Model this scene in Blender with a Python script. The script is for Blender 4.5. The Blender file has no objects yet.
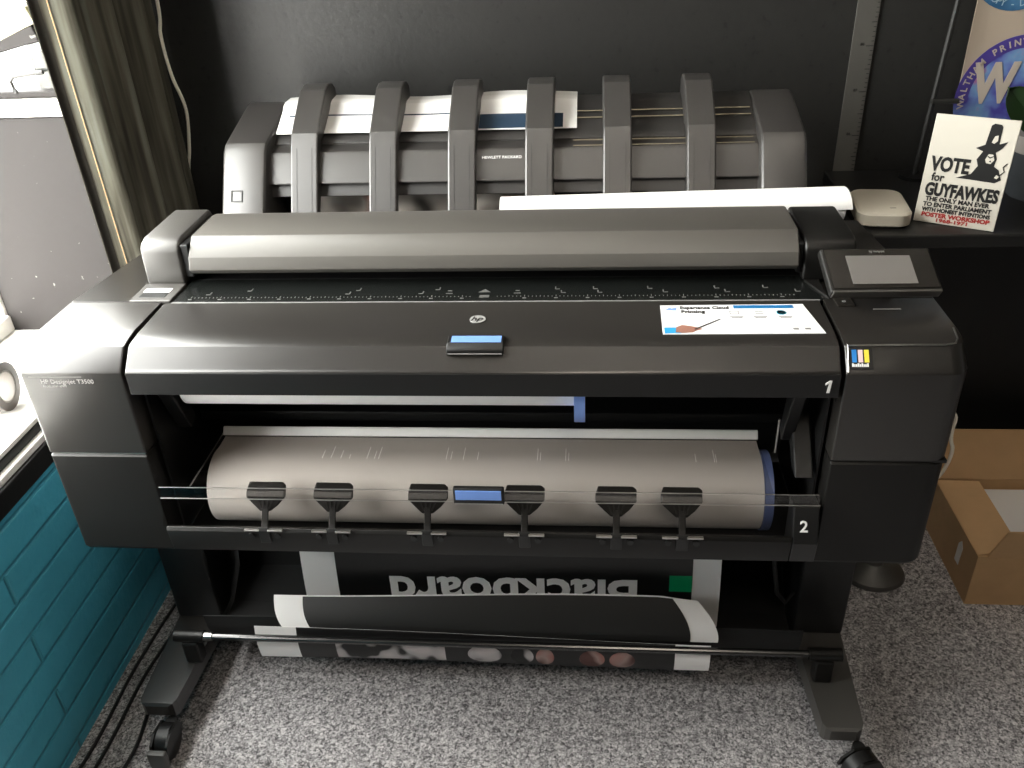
import bpy, bmesh, math, random
from mathutils import Vector, Matrix
random.seed(7)
sc = bpy.context.scene
col = sc.collection
PI = math.pi

# ------------------------------------------------------------------ materials
def mat(name, c, rough=.5, metal=0., spec=.5, noise=0., nscale=40., bump=0., bscale=200., coat=0., trans=None, emit=None):
    m = bpy.data.materials.new(name); m.use_nodes = True
    nt = m.node_tree; b = nt.nodes['Principled BSDF']
    b.inputs['Base Color'].default_value = (*c, 1)
    b.inputs['Roughness'].default_value = rough
    b.inputs['Metallic'].default_value = metal
    b.inputs['Specular IOR Level'].default_value = spec
    b.inputs['Coat Weight'].default_value = coat
    if emit:
        b.inputs['Emission Color'].default_value = (*emit[0], 1); b.inputs['Emission Strength'].default_value = emit[1]
    tc = nt.nodes.new('ShaderNodeTexCoord')
    if noise:
        n = nt.nodes.new('ShaderNodeTexNoise'); n.inputs['Scale'].default_value = nscale; n.inputs['Detail'].default_value = 4
        nt.links.new(tc.outputs['Object'], n.inputs['Vector'])
        mx = nt.nodes.new('ShaderNodeMix'); mx.data_type = 'RGBA'
        mx.inputs[6].default_value = (*[v*(1-noise) for v in c], 1); mx.inputs[7].default_value = (*[min(1, v*(1+noise)) for v in c], 1)
        nt.links.new(n.outputs['Fac'], mx.inputs[0]); nt.links.new(mx.outputs[2], b.inputs['Base Color'])
    if bump:
        n2 = nt.nodes.new('ShaderNodeTexNoise'); n2.inputs['Scale'].default_value = bscale; n2.inputs['Detail'].default_value = 2
        nt.links.new(tc.outputs['Object'], n2.inputs['Vector'])
        bp = nt.nodes.new('ShaderNodeBump'); bp.inputs['Strength'].default_value = bump; bp.inputs['Distance'].default_value = .002
        nt.links.new(n2.outputs['Fac'], bp.inputs['Height']); nt.links.new(bp.outputs[0], b.inputs['Normal'])
    return m

def ramp_mat(name, stops, scale, rough=.9, bump=0., stretch=(1, 1, 1), detail=3, dist=.004, spec=.2):
    m = bpy.data.materials.new(name); m.use_nodes = True
    nt = m.node_tree; b = nt.nodes['Principled BSDF']; b.inputs['Roughness'].default_value = rough
    b.inputs['Specular IOR Level'].default_value = spec
    tc = nt.nodes.new('ShaderNodeTexCoord'); mp = nt.nodes.new('ShaderNodeMapping'); mp.inputs['Scale'].default_value = stretch
    n = nt.nodes.new('ShaderNodeTexNoise'); n.inputs['Scale'].default_value = scale; n.inputs['Detail'].default_value = detail
    r = nt.nodes.new('ShaderNodeValToRGB'); el = r.color_ramp.elements
    el[0].position, el[0].color = stops[0][0], (*stops[0][1], 1); el[1].position, el[1].color = stops[-1][0], (*stops[-1][1], 1)
    for p, c in stops[1:-1]:
        e = el.new(p); e.color = (*c, 1)
    nt.links.new(tc.outputs['Object'], mp.inputs[0]); nt.links.new(mp.outputs[0], n.inputs['Vector'])
    nt.links.new(n.outputs['Fac'], r.inputs[0]); nt.links.new(r.outputs[0], b.inputs['Base Color'])
    if bump:
        bp = nt.nodes.new('ShaderNodeBump'); bp.inputs['Strength'].default_value = bump; bp.inputs['Distance'].default_value = dist
        nt.links.new(n.outputs['Fac'], bp.inputs['Height']); nt.links.new(bp.outputs[0], b.inputs['Normal'])
    return m

def carpet_mat():
    m = bpy.data.materials.new('speckled_grey_carpet'); m.use_nodes = True
    nt = m.node_tree; b = nt.nodes['Principled BSDF']; b.inputs['Roughness'].default_value = .95; b.inputs['Specular IOR Level'].default_value = .1
    tc = nt.nodes.new('ShaderNodeTexCoord'); v = nt.nodes.new('ShaderNodeTexVoronoi'); v.inputs['Scale'].default_value = 330
    v2 = nt.nodes.new('ShaderNodeTexVoronoi'); v2.inputs['Scale'].default_value = 170
    n = nt.nodes.new('ShaderNodeTexNoise'); n.inputs['Scale'].default_value = 3; n.inputs['Detail'].default_value = 3
    for t in (v, v2, n): nt.links.new(tc.outputs['Object'], t.inputs['Vector'])
    s1 = nt.nodes.new('ShaderNodeSeparateColor'); s2 = nt.nodes.new('ShaderNodeSeparateColor')
    nt.links.new(v.outputs['Color'], s1.inputs[0]); nt.links.new(v2.outputs['Color'], s2.inputs[0])
    a = nt.nodes.new('ShaderNodeMath'); a.operation = 'MULTIPLY_ADD'; a.inputs[1].default_value = .55
    h = nt.nodes.new('ShaderNodeMath'); h.operation = 'MULTIPLY'; h.inputs[1].default_value = .45
    nt.links.new(s2.outputs[0], h.inputs[0]); nt.links.new(s1.outputs[0], a.inputs[0]); nt.links.new(h.outputs[0], a.inputs[2])
    r = nt.nodes.new('ShaderNodeValToRGB'); e = r.color_ramp.elements
    e[0].position, e[0].color = .12, (.09, .087, .09, 1); e[1].position, e[1].color = .92, (.70, .675, .68, 1)
    for p, c in ((.40, (.26, .25, .255)), (.62, (.42, .405, .41))):
        q = e.new(p); q.color = (*c, 1)
    nt.links.new(a.outputs[0], r.inputs[0])
    mx = nt.nodes.new('ShaderNodeMix'); mx.data_type = 'RGBA'; mx.blend_type = 'MULTIPLY'; mx.inputs[0].default_value = 1
    r2 = nt.nodes.new('ShaderNodeValToRGB'); r2.color_ramp.elements[0].position = .3; r2.color_ramp.elements[0].color = (.85, .85, .85, 1); r2.color_ramp.elements[1].position = .7
    nt.links.new(n.outputs['Fac'], r2.inputs[0]); nt.links.new(r.outputs[0], mx.inputs[6]); nt.links.new(r2.outputs[0], mx.inputs[7]); nt.links.new(mx.outputs[2], b.inputs['Base Color'])
    bp = nt.nodes.new('ShaderNodeBump'); bp.inputs['Strength'].default_value = .4; bp.inputs['Distance'].default_value = .003
    nt.links.new(a.outputs[0], bp.inputs['Height']); nt.links.new(bp.outputs[0], b.inputs['Normal'])
    return m

def glass_mat(name, tint=(1, 1, 1), gloss=.06, rough=.02):
    m = bpy.data.materials.new(name); m.use_nodes = True
    nt = m.node_tree; nt.nodes.remove(nt.nodes['Principled BSDF']); out = nt.nodes['Material Output']
    t = nt.nodes.new('ShaderNodeBsdfTransparent'); t.inputs[0].default_value = (*tint, 1)
    g = nt.nodes.new('ShaderNodeBsdfGlossy'); g.inputs['Roughness'].default_value = rough
    mx = nt.nodes.new('ShaderNodeMixShader'); mx.inputs[0].default_value = gloss
    nt.links.new(t.outputs[0], mx.inputs[1]); nt.links.new(g.outputs[0], mx.inputs[2]); nt.links.new(mx.outputs[0], out.inputs[0])
    return m

def brick_mat():
    m = bpy.data.materials.new('teal_painted_brick'); m.use_nodes = True
    nt = m.node_tree; b = nt.nodes['Principled BSDF']; b.inputs['Roughness'].default_value = .45
    tc = nt.nodes.new('ShaderNodeTexCoord'); sp = nt.nodes.new('ShaderNodeSeparateXYZ'); cb = nt.nodes.new('ShaderNodeCombineXYZ')
    nt.links.new(tc.outputs['Object'], sp.inputs[0]); nt.links.new(sp.outputs['Y'], cb.inputs['X']); of = nt.nodes.new('ShaderNodeMath'); of.inputs[1].default_value = -.025; nt.links.new(sp.outputs['Z'], of.inputs[0]); nt.links.new(of.outputs[0], cb.inputs['Y'])
    br = nt.nodes.new('ShaderNodeTexBrick'); br.inputs['Scale'].default_value = 1
    br.inputs['Brick Width'].default_value = 5.0; br.offset = .17; br.inputs['Row Height'].default_value = .075; br.inputs['Mortar Size'].default_value = .006
    br.inputs['Mortar Smooth'].default_value = .8
    br.inputs['Color1'].default_value = (.075, .43, .59, 1); br.inputs['Color2'].default_value = (.08, .45, .62, 1); br.inputs['Mortar'].default_value = (.06, .37, .51, 1)
    nt.links.new(cb.outputs[0], br.inputs['Vector']); nt.links.new(br.outputs['Color'], b.inputs['Base Color'])
    n = nt.nodes.new('ShaderNodeTexNoise'); n.inputs['Scale'].default_value = 45; n.inputs['Detail'].default_value = 5
    nt.links.new(tc.outputs['Object'], n.inputs['Vector'])
    ad = nt.nodes.new('ShaderNodeMath'); ad.operation = 'MULTIPLY_ADD'; ad.inputs[1].default_value = -1.0
    nt.links.new(br.outputs['Fac'], ad.inputs[0])
    ml = nt.nodes.new('ShaderNodeMath'); ml.operation = 'MULTIPLY'; ml.inputs[1].default_value = .5
    nt.links.new(n.outputs['Fac'], ml.inputs[0]); nt.links.new(ml.outputs[0], ad.inputs[2])
    bp = nt.nodes.new('ShaderNodeBump'); bp.inputs['Strength'].default_value = .8; bp.inputs['Distance'].default_value = .006
    nt.links.new(ad.outputs[0], bp.inputs['Height']); nt.links.new(bp.outputs[0], b.inputs['Normal'])
    return m

PL = mat('charcoal_plastic', (.0068, .0064, .0058), .42, spec=.3, bump=.08, bscale=900)
PLS = mat('satin_charcoal_plastic', (.017, .0153, .0137), .28, spec=.8, bump=.03, bscale=900)
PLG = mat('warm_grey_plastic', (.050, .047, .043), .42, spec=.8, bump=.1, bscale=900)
STK = mat('stacker_grey_plastic', (.034, .0315, .0295), .38, spec=.8, bump=.05, bscale=900)
STD = mat('stacker_dark_grey_plastic', (.024, .0225, .0215), .42, spec=.7)
BAR = mat('taupe_metal_cover', (.080, .075, .067), .42, spec=.5, bump=.05, bscale=600)
BLK = mat('black_plastic', (.006, .006, .006), .42)
DRK = mat('deep_black_plastic', (.006, .006, .006), .6)
SCL = mat('glossy_black_scale', (.007, .008, .0075), .25)
WHT = mat('white_print', (.85, .85, .84), .5)
DIMP = mat('dim_print', (.10, .10, .095), .5)
GRYP = mat('grey_print', (.22, .215, .21), .5)
STL = mat('steel', (.55, .54, .52), .28, metal=1)
DST = mat('dark_steel', (.10, .10, .10), .25, metal=.9)
BLU = mat('blue_plastic', (.20, .34, .76), .35)
BLUD = mat('dull_blue_plastic', (.095, .13, .27), .35)
SCRN = mat('blue_window_label', (.15, .28, .66), .2)
PAP = mat('white_paper', (.88, .87, .86), .6)
GLP = mat('glossy_white_paper', (.84, .83, .81), .12, spec=.6)
FILM = mat('grey_roll_paper', (.68, .65, .62), .5)
SCREEN = mat('switched_off_touchscreen', (.20, .19, .18), .15)
BEZ = mat('dark_bezel', (.016, .014, .012), .22)
FAB = mat('black_basket_fabric', (.010, .010, .010), .95, bump=.4, bscale=700)
CLR = glass_mat('smoked_clear_plastic', (.88, .87, .86), .04)
GLS = glass_mat('window_glass', (.97, .98, .97), .05)
INK = mat('black_ink', (.008, .008, .008), .4)
RED = mat('red_ink', (.34, .025, .02), .5)
CREAM = mat('cream_card', (.56, .53, .46), .5)
GREEN = mat('green_ink', (.0, .32, .12), .4)
CARD = mat('brown_cardboard', (.58, .37, .19), .75, noise=.12, nscale=25)
CARDI = mat('cardboard_flap', (.62, .40, .21), .75, noise=.10, nscale=18)
WPL = mat('ivory_plastic', (.50, .46, .38), .3)
CAB = mat('cream_cable', (.85, .80, .68), .5)
BCAB = mat('black_cable', (.008, .008, .008), .5)
BWD = mat('black_painted_wood', (.006, .006, .0055), .5, bump=.1, bscale=60)
WWD = mat('white_painted_wood', (.78, .76, .72), .5)
CRW = mat('cream_painted_wood', (.72, .66, .45), .5)
GPN = ramp_mat('grey_painted_panel', [(.0, (.026, .023, .0225)), (.70, (.028, .025, .0245)), (.76, (.2, .19, .18)), (1, (.2, .19, .18))], 60, .6, detail=2)
LEAF = mat('dark_green_leaf', (.02, .05, .015), .35, noise=.3, nscale=20)
POT = mat('slate_pot', (.035, .04, .045), .6, noise=.3)
POTR = mat('pale_grey_rim', (.26, .24, .22), .6)
BRICK = brick_mat()
CARPET = carpet_mat()
WALLG = ramp_mat('dark_grey_painted_wall', [(.0, (.008, .008, .0075)), (.30, (.010, .010, .0095)), (.36, (.018, .0178, .0168)), (.62, (.0195, .0192, .018)), (1, (.023, .0225, .021))], 60, .42, bump=.15, detail=4, spec=.45)
CURT = ramp_mat('olive_striped_curtain', [(.30, (.036, .032, .025)), (.45, (.080, .074, .056)), (.58, (.13, .126, .098)), (.72, (.17, .175, .15))], 9, .8, stretch=(6, 5, .25), detail=3)
PLAST = mat('off_white_plaster', (.62, .60, .56), .9)
PAVE = mat('pale_pavement', (.60, .58, .55), .9, noise=.1, nscale=6)
TAPE = mat('brown_tape_roll', (.075, .06, .052), .4)

# ------------------------------------------------------------------ mesh helpers
class MB:
    def __init__(s): s.bm = bmesh.new()
    def _bev(s, faces, w, seg=2, ang=.5):
        if w <= 0: return
        bm = s.bm; bm.normal_update()
        fs = set(faces); es = set()
        for f in fs:
            for e in f.edges:
                if len(e.link_faces) == 2 and all(x in fs for x in e.link_faces) and e.calc_face_angle(0) > ang: es.add(e)
        if es: bmesh.ops.bevel(bm, geom=list(es), offset=w, segments=seg, profile=.5, affect='EDGES', clamp_overlap=True)
    def box(s, x0, x1, y0, y1, z0, z1, bev=0., M=None, seg=2):
        vs = [s.bm.verts.new((x, y, z)) for x in (x0, x1) for y in (y0, y1) for z in (z0, z1)]
        if M is not None:
            for v in vs: v.co = M @ v.co
        q = [(0, 1, 3, 2), (4, 6, 7, 5), (0, 4, 5, 1), (2, 3, 7, 6), (0, 2, 6, 4), (1, 5, 7, 3)]
        fs = [s.bm.faces.new([vs[i] for i in f]) for f in q]
        bmesh.ops.recalc_face_normals(s.bm, faces=fs)
        s._bev(fs, bev, seg); return s
    def prism(s, pts, a0, a1, axis='x', bev=0., seg=2, M=None):
        """closed 2-D outline swept along an axis. x: pts=(y,z); z: pts=(x,y); y: pts=(x,z)"""
        def P(p, a):
            v = {'x': (a, p[0], p[1]), 'z': (p[0], p[1], a), 'y': (p[0], a, p[1])}[axis]
            return M @ Vector(v) if M is not None else v
        A = [s.bm.verts.new(P(p, a0)) for p in pts]; B = [s.bm.verts.new(P(p, a1)) for p in pts]
        n = len(pts); fs = [s.bm.faces.new(A), s.bm.faces.new(B[::-1])]
        for i in range(n): fs.append(s.bm.faces.new((A[i], B[i], B[(i+1) % n], A[(i+1) % n])))
        bmesh.ops.recalc_face_normals(s.bm, faces=fs)
        s._bev(fs, bev, seg); return s
    def loft(s, rings, cap=True):
        R = [[s.bm.verts.new(p) for p in r] for r in rings]; n = len(R[0]); fs = []
        for a, b in zip(R, R[1:]):
            for i in range(n): fs.append(s.bm.faces.new((a[i], a[(i+1) % n], b[(i+1) % n], b[i])))
        if cap: fs.append(s.bm.faces.new(R[0][::-1])); fs.append(s.bm.faces.new(R[-1]))
        bmesh.ops.recalc_face_normals(s.bm, faces=fs); return s
    def cyl(s, p0, p1, r0, r1=None, n=24, cap=True, inner=None):
        p0, p1 = Vector(p0), Vector(p1); d = (p1-p0).normalized(); r1 = r0 if r1 is None else r1
        u = d.orthogonal().normalized(); w = d.cross(u)
        ring = lambda p, r: [p + r*(math.cos(2*PI*i/n)*u + math.sin(2*PI*i/n)*w) for i in range(n)]
        if inner is None: return s.loft([ring(p0, r0), ring(p1, r1)], cap)
        rr = [ring(p0, inner), ring(p0, r0), ring(p1, r1), ring(p1, inner), ring(p0, inner)]
        return s.loft(rr, False)
    def tube(s, pts, r, n=10):
        pts = [Vector(p) for p in pts]; rings = []; up = Vector((.13, .21, .97))
        for i, p in enumerate(pts):
            d = (pts[min(i+1, len(pts)-1)] - pts[max(i-1, 0)]).normalized()
            u = d.cross(up); u = u.normalized() if u.length > .05 else d.orthogonal().normalized()
            w = d.cross(u); rings.append([p + r*(math.cos(2*PI*k/n)*u + math.sin(2*PI*k/n)*w) for k in range(n)])
        return s.loft(rings)
    def sheet(s, fn, nu, nv, th=.0012):
        """thin curved sheet with thickness; fn(u,v) in 0..1"""
        V = [[s.bm.verts.new(fn(i/nu, j/nv)) for j in range(nv+1)] for i in range(nu+1)]
        fs = []
        for i in range(nu):
            for j in range(nv): fs.append(s.bm.faces.new((V[i][j], V[i+1][j], V[i+1][j+1], V[i][j+1])))
        s.bm.normal_update(); bmesh.ops.recalc_face_normals(s.bm, faces=fs)
        bmesh.ops.solidify(s.bm, geom=fs, thickness=th); return s
    def text(s, body, size, M, align='CENTER', depth=.0004, sx=1., bold=0., width=None):
        c = bpy.data.curves.new('txt', 'FONT'); c.body = body; c.size = size; c.align_x = align; c.align_y = 'CENTER'
        c.extrude = depth; c.resolution_u = 3; c.offset = bold
        o = bpy.data.objects.new('txt', c); me = bpy.data.meshes.new_from_object(o)
        if width:
            xs = [v.co.x for v in me.vertices]; sx = width/(max(xs)-min(xs))
        me.transform(M @ Matrix.Diagonal((sx, 1, 1, 1))); s.bm.from_mesh(me)
        bpy.data.meshes.remove(me); bpy.data.objects.remove(o); bpy.data.curves.remove(c); return s
    def paint(s, other, idx):
        """merge another builder's faces as material number idx of this mesh"""
        for f in other.bm.faces: f.material_index = idx
        me = bpy.data.meshes.new('tmp'); other.bm.to_mesh(me); other.bm.free(); s.bm.from_mesh(me); bpy.data.meshes.remove(me); return s
    def build(s, name, m, parent=None, smooth=True, label=None, sharp=.33):
        me = bpy.data.meshes.new(name)
        bmesh.ops.remove_doubles(s.bm, verts=s.bm.verts, dist=1e-6)
        if smooth:
            for f in s.bm.faces: f.smooth = True
            for e in s.bm.edges:
                if len(e.link_faces) != 2 or e.calc_face_angle(0) > sharp: e.smooth = False
        s.bm.to_mesh(me); s.bm.free()
        for mm in (m if isinstance(m, (list, tuple)) else [m]): me.materials.append(mm)
        o = bpy.data.objects.new(name, me); col.objects.link(o)
        if parent: o.parent = parent; o.matrix_parent_inverse = world(parent).inverted()
        if label: o['label'] = label
        return o
def world(o):
    M = o.matrix_basis.copy()
    if o.parent: M = world(o.parent) @ o.matrix_parent_inverse @ M
    return M
def thing(name, label, cat, loc, group=None):
    o = bpy.data.objects.new(name, None); o.empty_display_size = .05; o.location = loc; col.objects.link(o)
    o['label'] = label; o['category'] = cat
    if group: o['group'] = group
    return o
def tag(o, label, cat, group=None):
    o['label'] = label; o['category'] = cat
    if group: o['group'] = group
    return o
def struct(o): o['kind'] = 'structure'; return o
def plane_M(origin, ux, uy):
    """matrix whose local x/y run along ux/uy in the world"""
    ux = Vector(ux).normalized(); uz = ux.cross(Vector(uy)).normalized(); uy = uz.cross(ux)
    M = Matrix((ux, uy, uz)).transposed().to_4x4(); M.translation = Vector(origin); return M
def smoothstep(t): t = max(0, min(1, t)); return t*t*(3-2*t)

# ------------------------------------------------------------------ camera
def cam_axes(yaw, pitch, roll):
    cy, sy, cp, sp = math.cos(yaw), math.sin(yaw), math.cos(pitch), math.sin(pitch)
    f = Vector((-sy*cp, cy*cp, -sp)); r = Vector((cy, sy, 0)); u = r.cross(f)
    cr, sr = math.cos(roll), math.sin(roll)
    return cr*r+sr*u, -sr*r+cr*u, f
r_, u_, f_ = cam_axes(.100836, .540357, -.048778)
cd = bpy.data.cameras.new('camera'); cam = bpy.data.objects.new('camera', cd); col.objects.link(cam)
Mc = Matrix((r_, u_, -f_)).transposed().to_4x4(); Mc.translation = Vector((.1713, -1.0976, 1.5436)); cam.matrix_world = Mc
cd.sensor_width = 36; cd.lens = 875.86/1024*36; cd.clip_start = .02
sc.camera = cam

# ------------------------------------------------------------------ room shell
XL, XR, YB, YF, ZC = -.875, 2.6, 1.03, -3.0, 2.7
struct(MB().box(XL-.05, XR+.2, YF-.2, YB+.2, -.1, 0).build('floor', CARPET))
struct(MB().box(XL-.3, XR+.2, YF-.2, YB+.2, ZC, ZC+.1).build('ceiling', PLAST))
struct(MB().box(XL-.3, XR+.2, YB, YB+.2, 0, ZC).build('wall_back', WALLG))
struct(MB().box(XR, XR+.2, YF, YB, 0, ZC).build('wall_right', WALLG))
struct(MB().box(XL, XR, YF-.2, YF, 0, ZC).build('wall_front', WALLG))
WY0, WY1, WZ0, WZ1, XG = -.60, .60, .574, 2.5, -1.16
struct(MB().box(XL-.2, XL, YF, YB, 0, WZ0).build('wall_left', BRICK))
w = MB()
w.box(XL-.2, XL, YF, YB, WZ1, ZC); w.box(XL-.2, XL, YF, WY0, WZ0, WZ1); w.box(XL-.06, XL-.03, WY1+.05, YB, WZ0, WZ1)
struct(w.build('wall_left_upper', WALLG))
struct(MB().box(XG-.05, XL-.2, WY0, WY1+.05, -.2, .60).build('wall_left_bay', PLAST))
struct(MB().box(XG-.05, XL-.2, WY0-.05, WY1+.1, WZ1, WZ1+.1).build('ceiling_bay', PLAST))
# bay window: deep sill, frame, panes and the panelled return beside the curtain
win = bpy.data.objects.new('window_1', None); col.objects.link(win); win.location = (XL-.2, -.6, WZ0); struct(win)
MB().box(XL-.01, XL+.012, WY0, YB-.02, WZ0, .620, .003).build('sill_fascia', BWD, win)
MB().box(XL-.03, XL+.006, WY0, YB-.02, .620, .634, .002).build('sill_edge', WWD, win)
MB().box(XL-.035, XL-.006, WY0, YB-.02, .634, .652, .002).build('sill_lip', BWD, win)
MB().box(XG-.02, XL-.008, WY0, WY1, .652, .662, .002).build('window_sill', WWD, win)
m = MB()
m.box(XG-.02, XG+.02, WY0, WY1, .662, .70, .004); m.box(XG-.02, XG+.02, WY0, WY1, WZ1-.05, WZ1, .004)
for y in (WY0+.03, WY1+.02): m.box(XG-.02, XG+.012, y-.03, y+.03, .66, WZ1, .004)
m.build('window_frame', WWD, win)
MB().box(XG-.003, XG+.003, WY0, WY1, .70, WZ1-.05).build('window_pane', GLS, win)
MB().box(XG+.012, XL+.018, WY1, WY1+.045, .60, 1.138, .003).build('return_panel', GPN, win)
MB().box(XG+.012, XL+.018, WY1-.006, WY1+.05, 1.140, 1.174, .004).build('return_ledge', WWD, win)
MB().box(XG+.012, XL+.018, WY1+.005, WY1+.04, 1.175, 1.188, .003).build('return_bar', GPN, win)
MB().box(XG+.012, XL+.018, WY1+.015, WY1+.021, 1.188, WZ1).build('return_pane', GLS, win)
Mx = plane_M((XL+.0, WY1+.012, 1.330), (-1, 0, -.38), (0, 0, 1))
MB().box(0, .22, -.016, .016, -.02, .02, .003, Mx).build('cream_bar', CRW, win)
Mx = plane_M((XL+.0, WY1+.012, 1.295), (-1, 0, -.22), (0, 0, 1))
MB().box(0, .22, -.014, .016, -.018, .018, .003, Mx).build('cross_bar', GPN, win)
m = MB(); m.tube([(-.958, WY1+.005, 1.186), (-.962, WY1+.005, 1.208), (-.952, WY1+.005, 1.217), (-.89, WY1+.005, 1.224)], .004, 8); m.build('window_stay', STD, win)
# the street side
struct(MB().box(-9, XG-.06, -8, 8, -.25, -.15).build('pavement', PAVE))

# ------------------------------------------------------------------ the printer
prn = thing('large_format_printer', 'wide charcoal roll-fed plotter printer on a castored stand', 'printer', (0, .3, 0))

def rrect(x0, x1, y0, y1, r, n=5):
    """r = radii for corners (x0,y0),(x1,y0),(x1,y1),(x0,y1)"""
    pts = []
    for (cx, cy, a0), rr in zip(((x0, y0, PI), (x1, y0, 1.5*PI), (x1, y1, 0), (x0, y1, .5*PI)), r):
        sxn = 1 if cx == x0 else -1; syn = 1 if cy == y0 else -1
        for k in range(n+1):
            a = a0 + (PI/2)*k/n
            pts.append((cx + sxn*rr + rr*math.cos(a), cy + syn*rr + rr*math.sin(a)))
    return pts
def cover_rings(x0, x1, y0, y1, outer_left, prof, r):
    """prof: list of (z, front inset, side inset)"""
    out = []
    for z, fi, si in prof:
        a, b = (x0+si, x1) if outer_left else (x0, x1-si)
        rr = [max(.003, r-si*.5) if outer_left else .003, .003 if outer_left else max(.003, r-si*.5), .003, .003]
        out.append([(x, y, z) for x, y in rrect(a, b, y0+fi, y1, rr)])
    return out
SEAM, BOT = .747, .539
def side_cover(x0, x1, left):
    r = .007 if left else .030
    door = MB().loft(cover_rings(x0, x1, 0, .17, left, [(BOT, .010, .008), (BOT+.006, .003, .003), (BOT+.012, 0, 0), (SEAM-.005, 0, 0), (SEAM-.002, .003, .002)], r)).build('ink_door', PL, prn)
    cov = MB().loft(cover_rings(x0, x1, 0, .17, left, [(SEAM+.001, .003, .002), (SEAM+.003, 0, 0), (.898, 0, 0), (.902, .002, .001), (.929, .029, .003), (.9325, .045, .004), (.936, .072, .007)], r)).build('ink_cover', PLS, prn)
    rear = MB().loft(cover_rings(x0, x1, .172, .60, left, [(BOT, 0, .006), (BOT+.01, 0, .001), (.90, 0, 0), (.929, 0, .003), (.9325, .001, .004), (.936, .002, .007)], .003))
    for v in rear.bm.verts:
        if v.co.z > .8 and v.co.y > .5: v.co.z -= .035
    rear.build('rear_side_cover', PLS, prn)
    MB().box(x0+.006, x1-.004, .004, .165, SEAM-.003, SEAM+.002).build('seam_strip', STL if left else BLK, prn)
    return cov
covL = side_cover(-.700, -.535, True)
covR = side_cover(.535, .708, False)
# silver line round the right ink cover
MB().tube([(.538, .001, .902), (.538, .015, .916), (.539, .0285, .9305), (.60, .0285, .9315), (.672, .0285, .9315), (.688, .033, .9315), (.6945, .045, .9330), (.697, .072, .936)], .0013, 8).build('silver_line', STL, covR)
# name on the left cover
m = MB(); F = lambda x, z, y=-.0006: plane_M((x, y, z), (1, 0, 0), (0, 0, 1))
m.text('HP Designjet T3500', .0105, F(-.668, .8835), 'LEFT'); m.text('Production eMFP', .0055, F(-.666, .8755), 'LEFT')
MIDP = mat('mid_grey_print', (.40, .39, .38), .5)
m.build('model_lettering', MIDP, covL)
MB().box(-.685, -.600, -.001, .002, .8915, .8923).build('badge_line', GRYP, covL)
# colour label on the right cover bevel
M = plane_M((.5555, .0153, .9165), (1, 0, 0), (0, .027, .027))
lab = MB().box(-.0165, .0165, -.0165, .0165, -.001, .0008, 0, M).build('colour_label', BLK, covR, label='black square sticker with blue, pink and yellow bars')
for i, (c, nm) in enumerate((((.02, .22, .62), 'blue'), ((.78, .58, .60), 'pink'), ((.85, .70, .06), 'yellow'))):
    MB().box(-.012+i*.0085, -.0055+i*.0085, -.006, .0125, .0006, .0012, 0, M).build('colour_bar', mat(nm+'_ink', c, .4), lab)
m = MB(); xx = -.0125
for wd in (.0022, .0016, .002, .0024, .0018, .0022, .0015, .002, .0022):
    m.box(xx, xx+wd, -.0125, -.0085 + (.0012 if wd > .0021 else 0), .0006, .0012, 0, M); xx += wd+.0006
m.build('label_lettering', WHT, lab)

# upper roll cover (drawer 1)
rc = MB().prism([(0, .861), (0, .900), (.004, .904), (.029, .9285), (.036, .931), (.062, .934), (.166, .936), (.166, .905), (.05, .861)], -.5285, .5285, 'x', .0018).build('roll_cover', PLS, prn)
MB().box(-.5285, .5285, -.0008, .03, .8605, .8985, .0006).build('roll_cover_front', BLK, rc)
m = MB().prism([(-.001, -.010), (.003, -.010), (.0045, .010), (.001, .010), (-.0045, .0055), (-.0042, .0025), (.0005, .0055)], 0, .001, 'z', M=F(.512, .880, -.0018)); m.build('drawer_number', WHT, rc)
ha = MB().prism([(.017, .920), (.014, .926), (.016, .931), (.027, .9365), (.049, .9375), (.049, .925)], -.036, .048, 'x', .0015).build('handle', BLK, rc)
MB().prism([(.027, .9362), (.027, .9371), (.045, .9380), (.045, .9371)], -.030, .044, 'x').build('handle_window', SCRN, ha)
MB().box(-.034, .046, .0132, .0155, .9235, .9250, .0003).build('handle_trim', GRYP, ha)
# round maker emblem: disc with cut letters
lg = MB(); n = 28
lg.prism([(.0015+.0125*math.cos(2*PI*i/n), .104+.0125*math.sin(2*PI*i/n)) for i in range(n)], .9352, .9362, 'z')
lgo = lg.build('emblem', mat('silver_emblem', (.36, .36, .35), .3, metal=.3), rc)
top = lambda x, y, z: plane_M((x, y, z), (1, 0, 0), (0, 1, 0))
Ms = top(.0015, .104, .9364) @ Matrix(((1, .25, 0, 0), (0, 1, 0, 0), (0, 0, 1, 0), (0, 0, 0, 1)))
m = MB(); m.text('hp', .0185, Ms); m.build('emblem_letters', BLK, lgo)

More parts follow.
